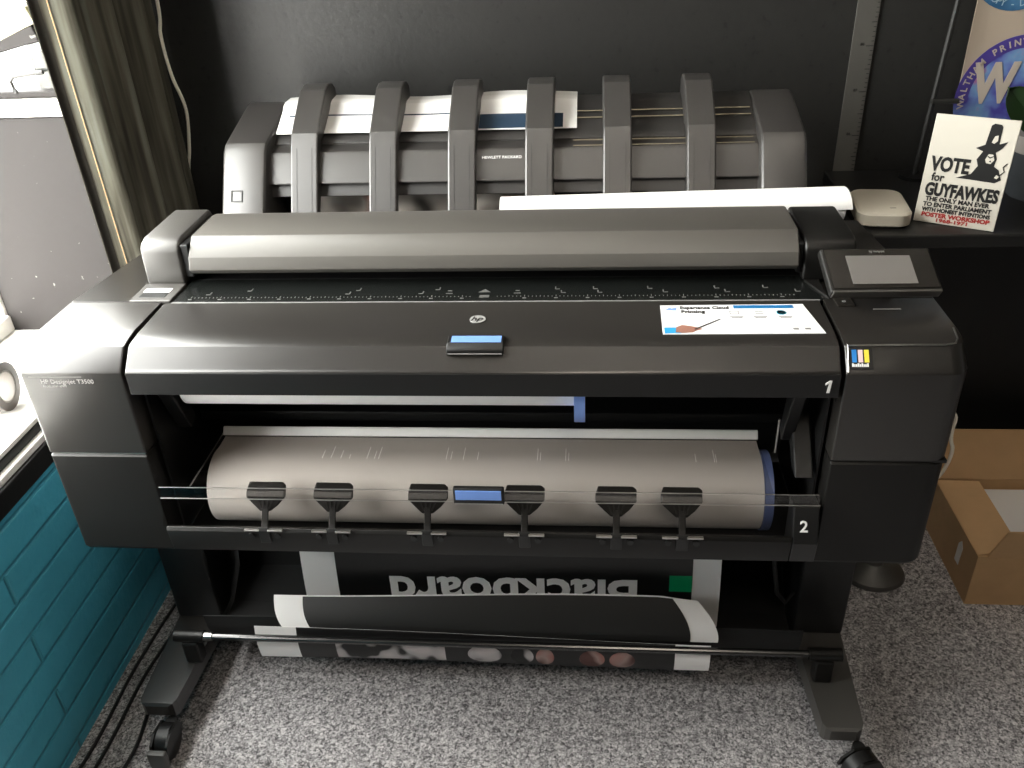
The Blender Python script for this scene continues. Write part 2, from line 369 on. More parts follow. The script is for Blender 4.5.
# promotional sticker on the roll cover
sl = [(.281, .055), (.515, .057), (.500, .150), (.283, .147)]
ST = .9372
zt = lambda y: .934 + (y-.062)/.104*.002
st = MB(); vv = [(x, y, zt(y)+dz) for dz in (.0002, .0012) for x, y in sl]
st.loft([vv[:4], vv[4:]]); STW = mat('sticker_white', (.85, .86, .87), .25)
small = MB()
sto = None
def finish_sticker():
    return st.paint(small, 1).build('promo_sticker', [STW, GRYP], prn, label='white advertising sticker with blue header and small hand picture')
m = small
for cx in (.395, .430, .467):
    m.box(cx-.010, cx+.010, .108, .1095, zt(.11)+.001, zt(.11)+.0016); m.box(cx-.008, cx+.008, .1045, .106, zt(.11)+.001, zt(.11)+.0016)
for cx in (.475, .492): m.box(cx-.004, cx+.004, .068, .073, zt(.07)+.001, zt(.07)+.0016)
for a, b, c, d in ((.386, .4, .117, .118), (.386, .4, .126, .127), (.386, .387, .117, .127), (.399, .4, .117, .127), (.424, .436, .118, .119), (.424, .436, .124, .125)): m.box(a, b, c, d, zt(c)+.001, zt(c)+.0016)
sto = finish_sticker()
tp = lambda x, y, z=0: top(x, y, zt(y)+.0014+z)
m = MB(); m.text('Experience Cloud', .0125, tp(.312, .138), 'LEFT', width=.074, bold=.0003); m.text('Printing', .0120, tp(.313, .125), 'LEFT', width=.036, bold=.0003); m.build('sticker_lettering', INK, sto)
MB().box(.394, .484, .136, .146, zt(.14)+.0009, zt(.14)+.0016).build('sticker_header', mat('header_blue', (.01, .16, .42), .3), sto)
m = MB(); m.prism([(.284, .057), (.308, .057), (.308, .074), (.297, .080), (.284, .078)], zt(.06)+.0009, zt(.06)+.0015, 'z'); m.build('picture_sleeve', mat('sleeve_blue', (.03, .30, .62), .4), sto)
hp = [(.300, .060), (.309, .055+.003), (.325, .060), (.331, .066), (.340, .070), (.334, .075), (.322, .080), (.311, .083), (.302, .076)]
MB().prism(hp, zt(.06)+.0010, zt(.06)+.0018, 'z').build('picture_hand', mat('hand_print', (.30, .14, .10), .5), sto)
MB().prism([(.328, .070), (.329, .0675), (.370, .100), (.369, .102)], zt(.08)+.0010, zt(.08)+.0019, 'z').build('picture_pen', INK, sto)
MB().prism([(.290, .131), (.296, .139), (.300, .136), (.308, .140), (.306, .130)], zt(.13)+.001, zt(.13)+.0017, 'z').build('sticker_cloud', BLU, sto)
m = MB()
for i in range(9): m.cyl((.463+.004*math.cos(i*.7), .122+.004*math.sin(i*.7), zt(.12)+.001), (.463+.004*math.cos(i*.7), .122+.004*math.sin(i*.7), zt(.12)+.0016), .0035, n=10)
m.build('sticker_globe', mat('globe_teal', (.02, .30, .42), .4), sto)

# scale strip and its marks
sp = MB().prism([(.168, .905), (.168, .9345), (.171, .9355), (.262, .9345), (.262, .905)], -.517, .540, 'x', .0006)
m = MB(); Z0, Z1 = .9356, .9359
x = -.49
k = 0
while x < .50:
    if abs(x) > .02:
        L = .006 if k % 8 == 0 else (.0045 if k % 4 == 0 else .003)
        m.box(x-.0006, x+.0006, .1845, .1845+L, Z0-.001, Z1)
        if k % 8 == 0: m.box(x-.003, x+.003, .178, .181, Z0-.001, Z1)
    x += .00635; k += 1
def Lmark(x, y, mir):
    s = -1 if mir else 1
    for a, b in ((0, 0), (1, 0)): pass
    m.box(x-.0009, x+.0009, y, y+.009, Z0-.001, Z1); m.box(min(x, x+s*.007), max(x, x+s*.007), y-.001, y+.001, Z0-.001, Z1)
for xx, yy in ((-.462, .198), (-.395, .212), (-.223, .198), (-.208, .212), (-.100, .198), (-.074, .213), (-.012-.02+.0, .50)): 
    if yy < .3: Lmark(xx, yy, True)
for xx, yy in ((.118, .213), (.128, .199), (.180, .213), (.187, .199), (.268, .213), (.292, .199), (.375, .213), (.390, .199), (.520-.02, .199), (.452, .214)): Lmark(xx, yy, False)
for s in (-1, 1):
    for yy, hw in ((.208, .0035), (.198, .0055)): m.box(s*.056-hw, s*.056+hw, yy-.0012, yy+.0012, Z0-.001, Z1)
m.prism([(-.008, .202), (.012, .202), (.002, .214)], Z0-.001, Z1, 'z')
m.box(-.005, .011, .182, .191, Z0-.001, Z1)
sp = sp.paint(m, 1).build('scale_strip', [SCL, DIMP], prn)
MB().box(-.517, .53, .1655, .1685, .930, .9358).build('scale_edge', GRYP, sp)

# scanner lid between two end towers
MB().prism([(.405, .992), (.385, 1.0105), (.372, 1.013), (.270, 1.013), (.2405, .985), (.2325, .965), (.242, .955), (.40, .952)], -.506, .508, 'x', .002, 2).build('scanner_lid', BAR, prn)
MB().box(-.52, .52, .262, .58, .80, .935).build('rear_body', BLK, prn)
MB().box(-.52, .52, .30, .40, .93, .952).build('scanner_gap', DRK, prn)
def tower(x0, x1, dz=0):
    t = MB(); t.prism([(.240, .934), (.243, .9985+dz), (.252, 1.009+dz), (.268, 1.0135+dz), (.40, 1.0145+dz), (.41, 1.00+dz), (.41, .934)], x0, x1, 'x', .006, 3)
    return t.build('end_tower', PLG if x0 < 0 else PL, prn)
tl = tower(-.590, -.5215); tr = tower(.517, .598, -.010)
MB().box(-.521, -.5075, .25, .398, .945, 1.004, .002).build('hinge_plate', BLK, tl)
MB().box(.5075, .5165, .25, .398, .945, .996, .002).build('hinge_plate', BLK, tr)
bpn = MB().prism([(-.590, .1685), (-.5185, .1685), (-.5185, .2385), (-.590, .2385)], .931, .9395, 'z', .002).build('button_panel', PLG, prn)
MB().box(-.579, -.533, .180, .199, .936, .9402, .001).build('button', BLK, bpn)
MB().box(-.579, -.533, .200, .216, .936, .9402, .001).build('button_label', WHT, bpn)
MB().prism([(.5435, .1685), (.5195, .2385), (.5435, .2385)], .931, .9385, 'z', .001).build('corner_trim', PL, prn)
MB().box(.550, .578, .140, .172, .930, .9384, .002).build('button_tile', BEZ, prn)
m = MB(); m.text('o', .012, top(.563, .156, .9386)); m.build('button_symbol', GRYP, prn)

# touch panel
cp = MB()
e1 = Vector((.171, .026, -.011)); e2 = Vector((-.0076, .0694, .041))
Mp = plane_M((.5299, .1114, .975), e1, e2)
pw, ph = e1.length, e2.length
cpo = cp.box(0, pw, 0, ph, -.016, 0, .004, Mp).build('touch_panel', PL, prn, label='tilted control screen with dark bezel')
MB().box(.005, pw-.005, .006, ph-.004, -.001, .0008, 0, Mp).build('bezel', BEZ, cpo)
MB().box(pw*.205, pw*.785, ph*.16, ph*.80, 0, .0016, 0, Mp).build('screen', SCREEN, cpo)
m = MB(); m.text('hp designjet', .005, Mp @ Matrix.Translation((pw*.5, ph*.895, .0012))); m.build('panel_lettering', GRYP, cpo)
m = MB(); m.box(.003, pw-.003, -.0012, .003, -.0145, .0004, .0008, Mp); m.build('panel_lip', PLG, cpo)
MB().prism([(.18, .934), (.185, .950), (.23, .968), (.25, .934)], .575, .645, 'x', .003).build('panel_bracket', BLK, cpo)
MB().box(.60, .64, .128, .1305, .9372, .9382).build('eject_mark', GRYP, prn)

# front opening: cavity
MB().box(-.533, .533, .27, .30, .55, .90).build('cavity_back', mat('dark_grey_liner', (.03, .03, .03), .5), prn)
MB().box(-.533, .533, .20, .27, .845, .86).build('cavity_roof', DRK, prn)
m = MB(); m.box(-.530, -.5265, .035, .27, .56, .90); m.build('cavity_side', BLK, prn)
m = MB(); m.box(.5265, .530, .035, .27, .56, .90); m.build('cavity_side', BLK, prn)
MB().box(-.526, .526, .18, .27, .695, .715, .003).build('drawer_shelf', BLK, prn)
m = MB(); m.prism([(.03, .86), (.06, .86), (.10, .76), (.075, .75)], -.512, -.488, 'x', .002); m.build('roll_holder', PL, prn)
m = MB(); m.box(-.475, -.45, .09, .12, .79, .86, .003); m.build('guide_block', PL, prn)
m = MB(); m.prism([(.03, .86), (.07, .86), (.10, .74), (.08, .73)], .478, .497, 'x', .002); m.build('roll_holder', BLK, prn)
m = MB(); m.cyl((.464, .05, .79), (.464, .05, .728), .0015, n=8); m.build('guide_pin', STL, prn)
m = MB(); m.prism([(.02, .70), (.05, .70), (.16, .80), (.13, .81)], .492, .52, 'x', .002); m.build('guide_rail', BLK, prn)

# lower drawer (drawer 2): clear front and cover, dark lip
dr = MB().prism([(.010, .553), (-.024, .569), (-.030, .614), (-.026, .621), (-.018, .617), (.02, .560)], -.5225, .4885, 'x', .0015).build('drawer_lip', PL, prn)
MB().box(-.526, .526, .02, .26, .549, .556).build('drawer_floor', DRK, prn)
MB().prism([(-.0075, .6645), (-.0055, .6645), (-.0245, .6205), (-.0265, .6205)], -.5275, .4875, 'x').build('clear_front', CLR, dr)
ccv = MB().box(-.476, .4580, -.002, .150, .684, .6858)
MB().prism([(.147, .6845), (.158, .6845), (.160, .6965), (.156, .6965)], -.476, .4580, 'x', .0008).build('cover_edge', WHT, dr)
MB().tube([(-.476, -.002, .6865), (-.476, .150, .6865)], .0012, 8).build('cover_side_edge', STL, dr)
MB().tube([(-.527, -.0065, .6865), (.524, -.0065, .6890)], .0009, 8).build('rail', STL, dr)
MB().tube([(-.5285, -.0085, .6655), (.5285, -.0085, .6700)], .0010, 8).build('rail', STL, dr)
MB().box(-.5275, .5275, -.0070, -.0050, .6665, .6855).build('clear_rim', CLR, dr)
m = MB(); m.prism([(-.009, .667), (-.030, .610), (-.024, .569), (.022, .556), (.022, .667)], .4890, .5285, 'x', .002); m.build('drawer_end', BLK, dr)
m = MB(); m.text('2', .026, plane_M((.5055, -.0205, .6365), (1, 0, 0), (0, .021, .057)), bold=.0004); m.build('drawer_number', WHT, dr)
ha = MB().box(-.0405, .0405, -.016, -.0055, .6665, .6985, .003).build('handle', BLK, dr)
MB().box(-.0365, .0365, -.0172, -.0155, .6775, .6955, .0005).build('handle_window', SCRN, ha)
MB().box(-.0385, .0385, -.0168, -.0155, .6685, .6705, .0003).build('handle_trim', STL, ha)
m = MB()
for x, hs in ((-.277, 2), (-.262, 3), (-.245, 2), (-.230, 1), (-.200, 3), (-.187, 2), (-.180, 3), (-.065, 3), (-.057, 2), (-.036, 3), (-.012, 2), (.088, 3), (.093, 2), (.135, 3), (.140, 2), (.348, 2), (.378, 3), (.381, 2)):
    m.box(x-.0004, x+.0004, .080, .080+.011*hs, .6858, .6863)
ccv.paint(m, 1).build('clear_cover', [CLR, PAP], dr)
# six paper deflectors on the drawer lip
def deflector(x):
    M = plane_M((x, .011, .6645), (1, 0, 0), (0, .61, .79))
    hd = [(-.033, .006), (-.029, .018), (.026, .018), (.032, .013), (.032, -.006), (.020, -.020), (.008, -.030), (-.009, -.030), (-.020, -.020), (-.033, -.008)]
    d = MB().prism(hd, -.004, .002, 'z', .0015, M=M).build('deflector_plate', PL, dr)
    MB().box(-.0325, .0315, -.007, .003, .001, .0045, .001, M).build('deflector_band', PLG, d)
    m = MB()
    for q in (-.015, -.005, .005, .014): m.prism([(q-.0012, -.007), (q+.0012, -.007), (q*.45+.0012, -.026), (q*.45-.0012, -.026)], .0015, .0035, 'z', M=M)
    m.build('deflector_ribs', BLK, d)
    MB().box(-.0055, .0055, -.064, -.020, -.001, .003, .001, M).build('deflector_stem', BLK, d)
    for a_, b_ in ((-.032, -.007), (.007, .032)): MB().box(x+a_, x+b_, -.0340, -.0290, .6190, .6220, .0005).build('deflector_pin', STL, d)
    m = MB()
    for q in (-.022, .022): m.cyl((x+q, -.0330, .609), (x+q, -.0280, .609), .005, n=14)
    m.prism([(-.029, .625), (-.033, .619), (-.0305, .592), (-.026, .592)], x-.009, x+.009, 'x', .001)
    m.build('deflector_clip', BLK, d)
for x in (-.356, -.243, -.086, .071, .217, .320): deflector(x)

# loaded rolls (separate things inside the drawers)
ru = thing('paper_roll', 'narrow white paper roll with blue end ring in the upper drawer', 'paper roll', (-.16, .085, .80))
MB().cyl((-.478, .085, .838), (.150, .085, .838), .040, n=40).build('paper', PAP, ru)
MB().cyl((.1505, .085, .838), (.167, .085, .838), .066, n=40).build('end_ring', BLU, ru)
MB().cyl((-.52, .085, .838), (-.478, .085, .838), .016, n=20).build('spindle', BLK, ru)
MB().cyl((.167, .085, .838), (.52, .085, .838), .016, n=20).build('spindle', BLK, ru)
rl = thing('paper_roll', 'wide greyish paper roll with blue end ring behind the lower clear window', 'paper roll', (0, .094, .55))
MB().cyl((-.473, .098, .617), (.455, .098, .617), .0655, n=48).build('paper', FILM, rl)
MB().box(-.4715, .4550, .098, .147, .6815, .6823).build('paper_web', FILM, rl)
MB().cyl((.4560, .098, .617), (.470, .098, .617), .0675, n=48).build('end_ring', BLUD, rl)
MB().cyl((-.52, .098, .617), (-.473, .098, .617), .02, n=20).build('spindle', BLK, rl)

# stand: legs, feet, castors, rod
def stand_leg(x0, x1, side):
    xc = (x0+x1)/2
    leg = MB().prism([(x0-.002, .27), (x1+.002, .27), (x1+.002, .42), (x0-.002, .42)], .098, .552, 'z', .008, 3).build('stand_leg', BLK, prn)
    ft = MB()
    def ring(y, z0, z1, ins, w_=0):
        a, b = x0+w_+ins, x1-w_-ins
        return [(a, y, z0), (b, y, z0), (b, y, z1), (a, y, z1)]
    ft.loft([ring(.030, .068, .094, .014, .012), ring(.035, .062, .0985, .005, .012), ring(.045, .060, .0995, 0, .012), ring(.30, .060, .101, 0, 0), ring(.66, .060, .101, .0), ring(.70, .064, .09, .01)])
    foot = ft.build('foot', PLS if side < 0 else PLG, leg)
    for y in (-.006, .655):
        cs = MB(); front = y < .1; xw = xc + (.026 if side < 0 and front else (.030 if front else 0))
        ax = Vector((1, 0, 0)) if side < 0 or not front else Vector((.35, -.94, 0))
        cw = Vector((xw, y, .037 if front else .030)); R_ = .036 if front else .029; zf = R_+.001
        cs.cyl(cw-ax*.012, cw+ax*.012, R_, n=28)
        cs.cyl((xw, y+.030, .035), (xw, y+.030, .062), .012, n=16)
        c = cs.build('caster', BLK, foot)
        q = Vector((-ax.y, ax.x, 0))
        for sg in (-1, 1):
            b = MB(); off = ax*(.0135*sg)
            def pt(u, z, o): p = cw+q*u+off+ax*(sg*o); return (p.x, p.y, z)
            out = [(-.041, .046), (-.034, .062), (-.012, .074), (.024, .068), (.036, .046), (.010, .040), (-.010, .040)] if front else [(-.034, .034), (-.028, .052), (-.006, .0595), (.030, .0595), (.034, .034), (.016, .024), (-.012, .024)]
            b.loft([[pt(u, z, 0) for u, z in out], [pt(u, z, .005) for u, z in out]]); b.build('caster_fork', PL, c)
        if side < 0 and front:
            MB().box(xw-.019, xw+.019, y-.052, y-.038, .016, .060, .004).build('brake_pedal', PLG, c)
    # bracket that carries the rod
    xr = -.660 if side < 0 else .642
    bk = MB(); bk.box(xr-.020, xr+.016, .138, .166, .100, .158, .004); bk.build('rod_post', PL, foot)
    e = MB(); e.cyl((xr-.033, .150, .170), (xr+.030, .150, .170), .013, n=20); e.build('rod_socket', PL, foot)
    return leg
stand_leg(-.752, -.652, -1)
stand_leg(.609, .710, 1)
rod = MB().tube([(-.655+i*(1.295/24), .150, .170) for i in range(25)], .0072, 14).build('basket_rod', DST, prn)
MB().cyl((-.630, .150, .170), (-.612, .150, .170), .0095, n=16).build('rod_collar', STL, rod)
# basket cloth behind the rod
def cloth(u, v):
    x = -.645 + u*1.25
    path = [(.192, .185), (.195, .150), (.205, .112), (.25, .088), (.33, .090), (.40, .14), (.43, .26), (.435, .40), (.44, .545)]
    t = v*(len(path)-1); i = min(int(t), len(path)-2); f = t-i
    y = path[i][0]*(1-f)+path[i+1][0]*f; z = path[i][1]*(1-f)+path[i+1][1]*f
    return (x, y, z + .004*math.sin(u*9))
MB().sheet(cloth, 24, 32, .003).build('basket_cloth', FAB, prn)
MB().box(-.62, .58, .44, .50, .48, .55, .005).build('cross_beam', BLK, prn)
MB().tube([(.545, .30, .50), (.548, .29, .38), (.553, .28, .28), (.565, .275, .21), (.585, .28, .18), (.603, .29, .20)], .005, 8).build('stand_cable', BCAB, prn)

# ------------------------------------------------------------------ stacker at the back
sk = MB().box(-.50, .50, .705, .712, .80, 1.0).build('stacker_back', DRK, prn)
def cap(x0, x1):
    c = MB(); c.prism([(.46, .72), (.575, .945), (.642, 1.048), (.660, 1.062), (.69, 1.070), (.82, 1.102), (.845, 1.104), (.87, 1.085), (.885, 1.02), (.885, .72)], x0, x1, 'x', .010, 3)
    return c.build('stacker_end_cap', STK, prn)
cl = cap(-.581, -.488); cr_ = cap(.507, .596)
Mq = plane_M((-.560, .5855, .9625), (1, 0, 0), (0, .067, .103))
m = MB()
for a, b, c, d in ((0, .024, 0, .002), (0, .024, .022, .024), (0, .002, 0, .024), (.022, .024, 0, .024)): m.box(a, b, c, d, -.001, .0012, 0, Mq)
m.build('square_mark', BLK, cl)
fp = MB().prism([(.628, .983), (.660, 1.034), (.666, 1.039), (.700, 1.046), (.715, 1.02), (.705, .983)], -.495, .512, 'x', .003).build('stacker_front_panel', STK, prn)
m = MB(); m.text('HEWLETT PACKARD', .0078, plane_M((-.004, .6530, 1.0245), (1, 0, 0), (0, .032, .051)) @ Matrix.Translation((0, 0, .0008)), sx=1.12); m.build('stacker_lettering', WHT, fp)
MB().prism([(.632, .955), (.645, .985), (.70, .985), (.69, .955)], -.495, .512, 'x', .002).build('stacker_rail', STD, prn)
bed = MB().prism([(.700, 1.048), (.715, 1.058), (.80, 1.096), (.84, 1.102), (.865, 1.085), (.88, 1.02), (.72, 1.0), (.705, 1.0)], -.492, .508, 'x', .002).build('stacker_bed', STD, prn)
HILITE = mat('brass_highlight', (.28, .25, .18), .35, metal=.8)
for y, z in ((.672, 1.0400), (.694, 1.0450), (.745, 1.0775), (.765, 1.086)):  # thin brass tubes stand in for bright highlights on the stacker edges
    MB().tube([(.14, y, z), (.50, y, z)], .0014, 8).build('edge_highlight', HILITE, prn)
def arm(x):
    o = [(.552, .87), (.592, .945), (.655, 1.057), (.670, 1.077), (.706, 1.101), (.772, 1.141), (.80, 1.146), (.828, 1.143), (.846, 1.130), (.862, 1.02)]
    i = [(.845, 1.02), (.76, 1.04), (.73, 1.062), (.716, 1.062), (.690, 1.055), (.612, .935), (.576, .87)]
    def prof(o, x): return x
    a_ = MB().prism(o+i, x-.029, x+.028, 'x', .0035, 2).build('stacker_arm', STK, prn)
    Ml = plane_M((x, .592, .945), (1, 0, 0), (0, .063, .112))
    m = MB(); m.box(-.0165, -.015, -.06, .122, -.001, .0006, 0, Ml); m.box(.015, .0165, -.06, .122, -.001, .0006, 0, Ml); m.build('arm_groove', STD, a_)
for x in (-.410, -.246, -.084, .073, .229, .394): arm(x)

# papers on and in the stacker
def bedz(y): return 1.051 + (y-.70)/.10*.045
def sh(u, v):
    x = -.486 + u*.633; y = .712 + v*.135
    z = bedz(min(y, .80)) + .009 + (.004 if y > .79 else 0)
    e = max(0, (.04-u)/.04)
    return (x - 0*e, y, z + .004*math.sin(u*10)*v)
so = thing('poster_print', 'glossy white print lying on top of the stacker between its arms', 'print', (-.16, .76, 1.09))
MB().sheet(sh, 30, 10, .001).build('sheet', GLP, so)
def band(u0, u1, v0, v1, dz=.0007):
    return lambda u, v: (lambda p: (p[0], p[1], p[2]+dz))(sh(u0+(u1-u0)*u, v0+(v1-v0)*v))
NAVY = mat('navy_ink', (.025, .045, .075), .2)
MB().sheet(band(.68, .955, .02, .32), 14, 3, .0004).build('printed_band', NAVY, so)
MB().sheet(band(.03, .68, .36, .385), 14, 1, .0004).build('printed_line', NAVY, so)
PICT = ramp_mat('portrait_print', [(.30, (.05, .045, .04)), (.45, (.42, .38, .34)), (.56, (.62, .58, .53)), (.66, (.45, .22, .16)), (.8, (.28, .10, .07))], 9, .3, detail=2)
hp_ = MB().box(-.44, .10, .6925, .6945, .78, .953).build('hanging_print', PICT)
tag(hp_, 'colour portrait print showing through the stacker openings', 'print')

# rolled white sheet lying behind the scanner lid
rs = thing('rolled_sheet', 'white loosely rolled sheet lying behind the scanner lid', 'paper', (.32, .46, .94))
def spiral(u, v):
    x = .008 + u*.622; t = v*2*PI*1.35 + .9; r = .027 + .006*v
    z0 = .9375+.034+u*.010
    return (x + .010*max(0, v-.8)*5*u, .470 + r*math.cos(t), z0 + r*math.sin(t))
MB().sheet(spiral, 8, 50, .0006).build('sheet', PAP, rs)

# ------------------------------------------------------------------ posters in the basket
def pane(fn, u0, u1, v0, v1, off): 
    return lambda u, v: (lambda p: (p[0], p[1]-off, p[2]+off*.3))(fn(u0+(u1-u0)*u, v0+(v1-v0)*v))
# hanging poster: Blackboard
def hang(u, v):
    x = -.432 + u*.872 + .012*(1-v)*(u-.5); z = .12 + v*.40
    return (x, .262 + .03*smoothstep(v)*1.0 - .010*math.sin(v*PI), z + .006*u - .004)
bp_ = thing('printed_poster', 'black poster with an upside-down Blackboard title hanging out of the printer', 'poster', (0, .27, .12))
MB().sheet(hang, 20, 20, .0008).build('sheet', PAP, bp_)
MB().sheet(pane(hang, .085, .935, 0, 1, .0009), 20, 20, .0004).build('black_print', INK, bp_)
MB().sheet(pane(hang, .882, .9345, .255, .46-.10, .0016), 3, 4, .0004).build('green_block', GREEN, bp_)
def put_text(m, body, size, u, v, fn, sx=1., flip=True, bold=0.):
    p = Vector(fn(u, v)); pu = Vector(fn(min(1, u+.01), v))-Vector(fn(u-.01, v)); pv = Vector(fn(u, v+.01))-Vector(fn(u, v-.01))
    M = plane_M(p+Vector((0, -.002, 0)), -pu if flip else pu, -pv if flip else pv)
    m.text(body, size, M, sx=sx, bold=bold)
m = MB(); put_text(m, 'Blackboard', .118, .512, .234, hang, sx=1.0, bold=.0030); m.build('title_lettering', mat('bright_white_ink', (.95, .95, .94), .6), bp_, smooth=False)
# second poster: black face, curling forward over the rod
def curl(u, v):
    x0 = -.490 + .028*(1-v); x1 = .434
    x = x0 + u*(x1-x0) + .006*math.sin(v*PI)*(1 if u > .5 else -1)
    y = .172 + .045*v**1.5; z = .170 + v*(.058 + .024*smoothstep(u*1.3))
    return (x - .040*v**1.6*max(0, u-.5)*2, y, z - .012*v*smoothstep((u-.9)*10))
b2 = thing('printed_poster', 'plain black sheet with white side margins curling up above the rod', 'poster', (0, .18, .17))
MB().sheet(curl, 24, 10, .0008).build('sheet', PAP, b2)
MB().sheet(pane(curl, .068, .938, 0, .975, .0009), 24, 10, .0004).build('black_print', mat('matt_black_ink', (.012, .012, .0115), .5), b2)
# third: photo print hanging below the rod
def low(u, v):
    x = -.524 + u*.944; z = .098 + v*(.090 - .018*u)
    return (x, .166 + .0*v - .006*math.sin(v*PI), z + .003*math.sin(u*5))
b3 = thing('printed_poster', 'black poster with blurred pink photo patches hanging lowest, under the rod', 'poster', (0, .17, .098))
MB().sheet(low, 24, 6, .0008).build('sheet', PAP, b3)
MB().sheet(pane(low, .095, .925, 0, 1, .0009), 24, 6, .0004).build('black_print', INK, b3)
pinkm = ramp_mat('pink_photo_ink', [(.38, (.10, .05, .045)), (.5, (.34, .24, .22)), (.62, (.30, .13, .11))], 16, .4, detail=1)
greym = ramp_mat('grey_photo_ink', [(.40, (.02, .02, .02)), (.47, (.36, .34, .34)), (.62, (.46, .42, .42))], 18, .4, detail=1)
MB().sheet(pane(low, .18, .425, .05, .75, .0016), 10, 3, .0003).build('photo_patch', greym, b3)
for u0, u1, mm in ((.475, .55, greym), (.57, .62, greym), (.625, .665, pinkm), (.72, .775, pinkm), (.785, .84, pinkm)):
    MB().sheet((lambda a, b: lambda u, v: (lambda p: (p[0], p[1]-.0016, p[2]+.0005))(low((a+b)/2+(b-a)/2*math.sin((u-.5)*PI)*math.sqrt(max(.05, 1-(2*v-1)**2*.9)), .06+.62*v)))(u0, u1), 12, 8, .0003).build('photo_patch', mm, b3)

# ------------------------------------------------------------------ left side: curtain, panel outside, tape, cables
def curt(u, v):
    y = .580 + u*.357; z = .672 + v*1.74
    ph_ = u*2*PI*3.3
    x = -.822 - .028*math.cos(ph_) - .009*math.sin(ph_*2.3+.5) + .012*u
    return (x, y + .010*math.sin(ph_*.5)*(1-v*.5) - .045*v*(1-u), z)
cu = thing('curtain', 'olive-brown striped curtain gathered at the window corner', 'curtain', (-.87, .8, .66))
MB().sheet(curt, 110, 10, .0016).build('drape', CURT, cu)
MB().tube([(lambda p: (p[0]+.010, p[1], p[2]))(curt(.050, k/10)) for k in range(11)], .0010, 6).build('edge_cord', CARDI, cu)
MB().sheet(lambda u, v: (lambda p: (p[0]+.0022, p[1]-.0012, p[2]))(curt(u*.042, v)), 6, 10, .001).build('edge_strip', mat('dark_brown_strip', (.022, .019, .014), .85), cu)  # darker strip laid over the curtain's leading edge
MB().cyl((-.850, .50, 2.42), (-.850, 1.02, 2.42), .012, n=12).build('curtain_pole', BLK, cu)
MB().box(-.870, -.83, .57, 1.0, 2.38, 2.425, .004).build('header_tape', CURT, cu)

tr_ = thing('tape_roll', 'thick roll of tape standing on edge on the white window sill', 'tape', (-.965, .265, .662))
MB().cyl((-.990, .262, .711), (-.945, .268, .711), .048, n=36, inner=.032).build('tape', TAPE, tr_)
MB().cyl((-.991, .262, .711), (-.946, .268, .711), .0318, n=36, inner=.029).build('core', POTR, tr_)

def cable(name, pts, r, m_, label, cat='cable', group=None):
    P = [Vector(p) for p in pts]; out = []
    for i in range(len(P)-1):
        p0, p1, p2, p3 = P[max(i-1, 0)], P[i], P[i+1], P[min(i+2, len(P)-1)]
        for k in range(6):
            t = k/6; out.append(.5*((2*p1)+(-p0+p2)*t+(2*p0-5*p1+4*p2-p3)*t*t+(-p0+3*p1-3*p2+p3)*t**3))
    out.append(P[-1]); o = MB().tube(out, r, 8).build(name, m_); tag(o, label, cat, group); return o
cable('power_cable', [(-.82, 1.022, 1.62), (-.821, 1.020, 1.30), (-.832, 1.020, 1.22), (-.828, 1.020, 1.13), (-.812, 1.020, 1.05), (-.826, 1.020, .955), (-.845, 1.020, .87), (-.845, 1.02, .70), (-.845, 1.02, .35), (-.845, 1.02, .06), (-.83, 1.0, .006), (-.78, .99, .005)], .0042, CAB, 'cream cable hanging down the dark wall beside the curtain')
cable('floor_cable', [(-.80, .56, .005), (-.835, .42, .005), (-.850, .20, .005), (-.845, .0, .005), (-.858, -.2, .005), (-.85, -.45, .005)], .004, BCAB, 'black cable running closest along the teal brick wall')
cable('floor_cable', [(-.78, .50, .005), (-.795, .42, .0135), (-.80, .35, .005), (-.818, .18, .005), (-.815, .0, .005), (-.822, -.2, .005), (-.80, -.45, .005)], .004, BCAB, 'black floor cable between wall cable and printer foot')
cable('floor_cable', [(-.765, .30, .005), (-.77, .12, .005), (-.755, .0, .005), (-.762, -.12, .005), (-.765, -.4, .005)], .004, BCAB, 'short black floor cable passing the left castor')

# ------------------------------------------------------------------ right side: ruler, counter and what stands on it
ru2 = thing('steel_ruler', 'long steel ruler hanging on the black back wall', 'ruler', (.78, 1.022, 0))
MB().box(.757, .806, 1.024, 1.0275, .001, 1.70, .0008).build('blade', mat('dull_steel', (.16, .155, .14), .42, metal=.6, noise=.15, nscale=8), ru2)
m = MB()
for k in range(85):
    L = .016 if k % 10 == 0 else (.011 if k % 5 == 0 else .006)
    m.box(.8045-L, .8045, 1.0232, 1.0242, .85+k*.01, .8512+k*.01)
    if k % 10 == 0: m.text(str(k//10+85), .009, plane_M((.780, 1.0237, .854+k*.01), (1, 0, 0), (0, 0, 1)))
m.build('ruler_marks', BLK, ru2)

ct = thing('counter', 'long black counter along the back wall right of the printer', 'counter', (1.5, .8, 0))
TZ = .868
MB().box(.735, 2.55, .598, 1.02, TZ-.028, TZ, .004).build('worktop', BWD, ct)
MB().box(.755, 2.55, .90, .918, 0.10, TZ-.029).build('front_panel', BWD, ct)
MB().box(.755, .775, .919, 1.01, 0, TZ-.029).build('end_panel', BWD, ct)
MB().box(.755, 2.55, .93, .945, 0, .10).build('plinth', BLK, ct)

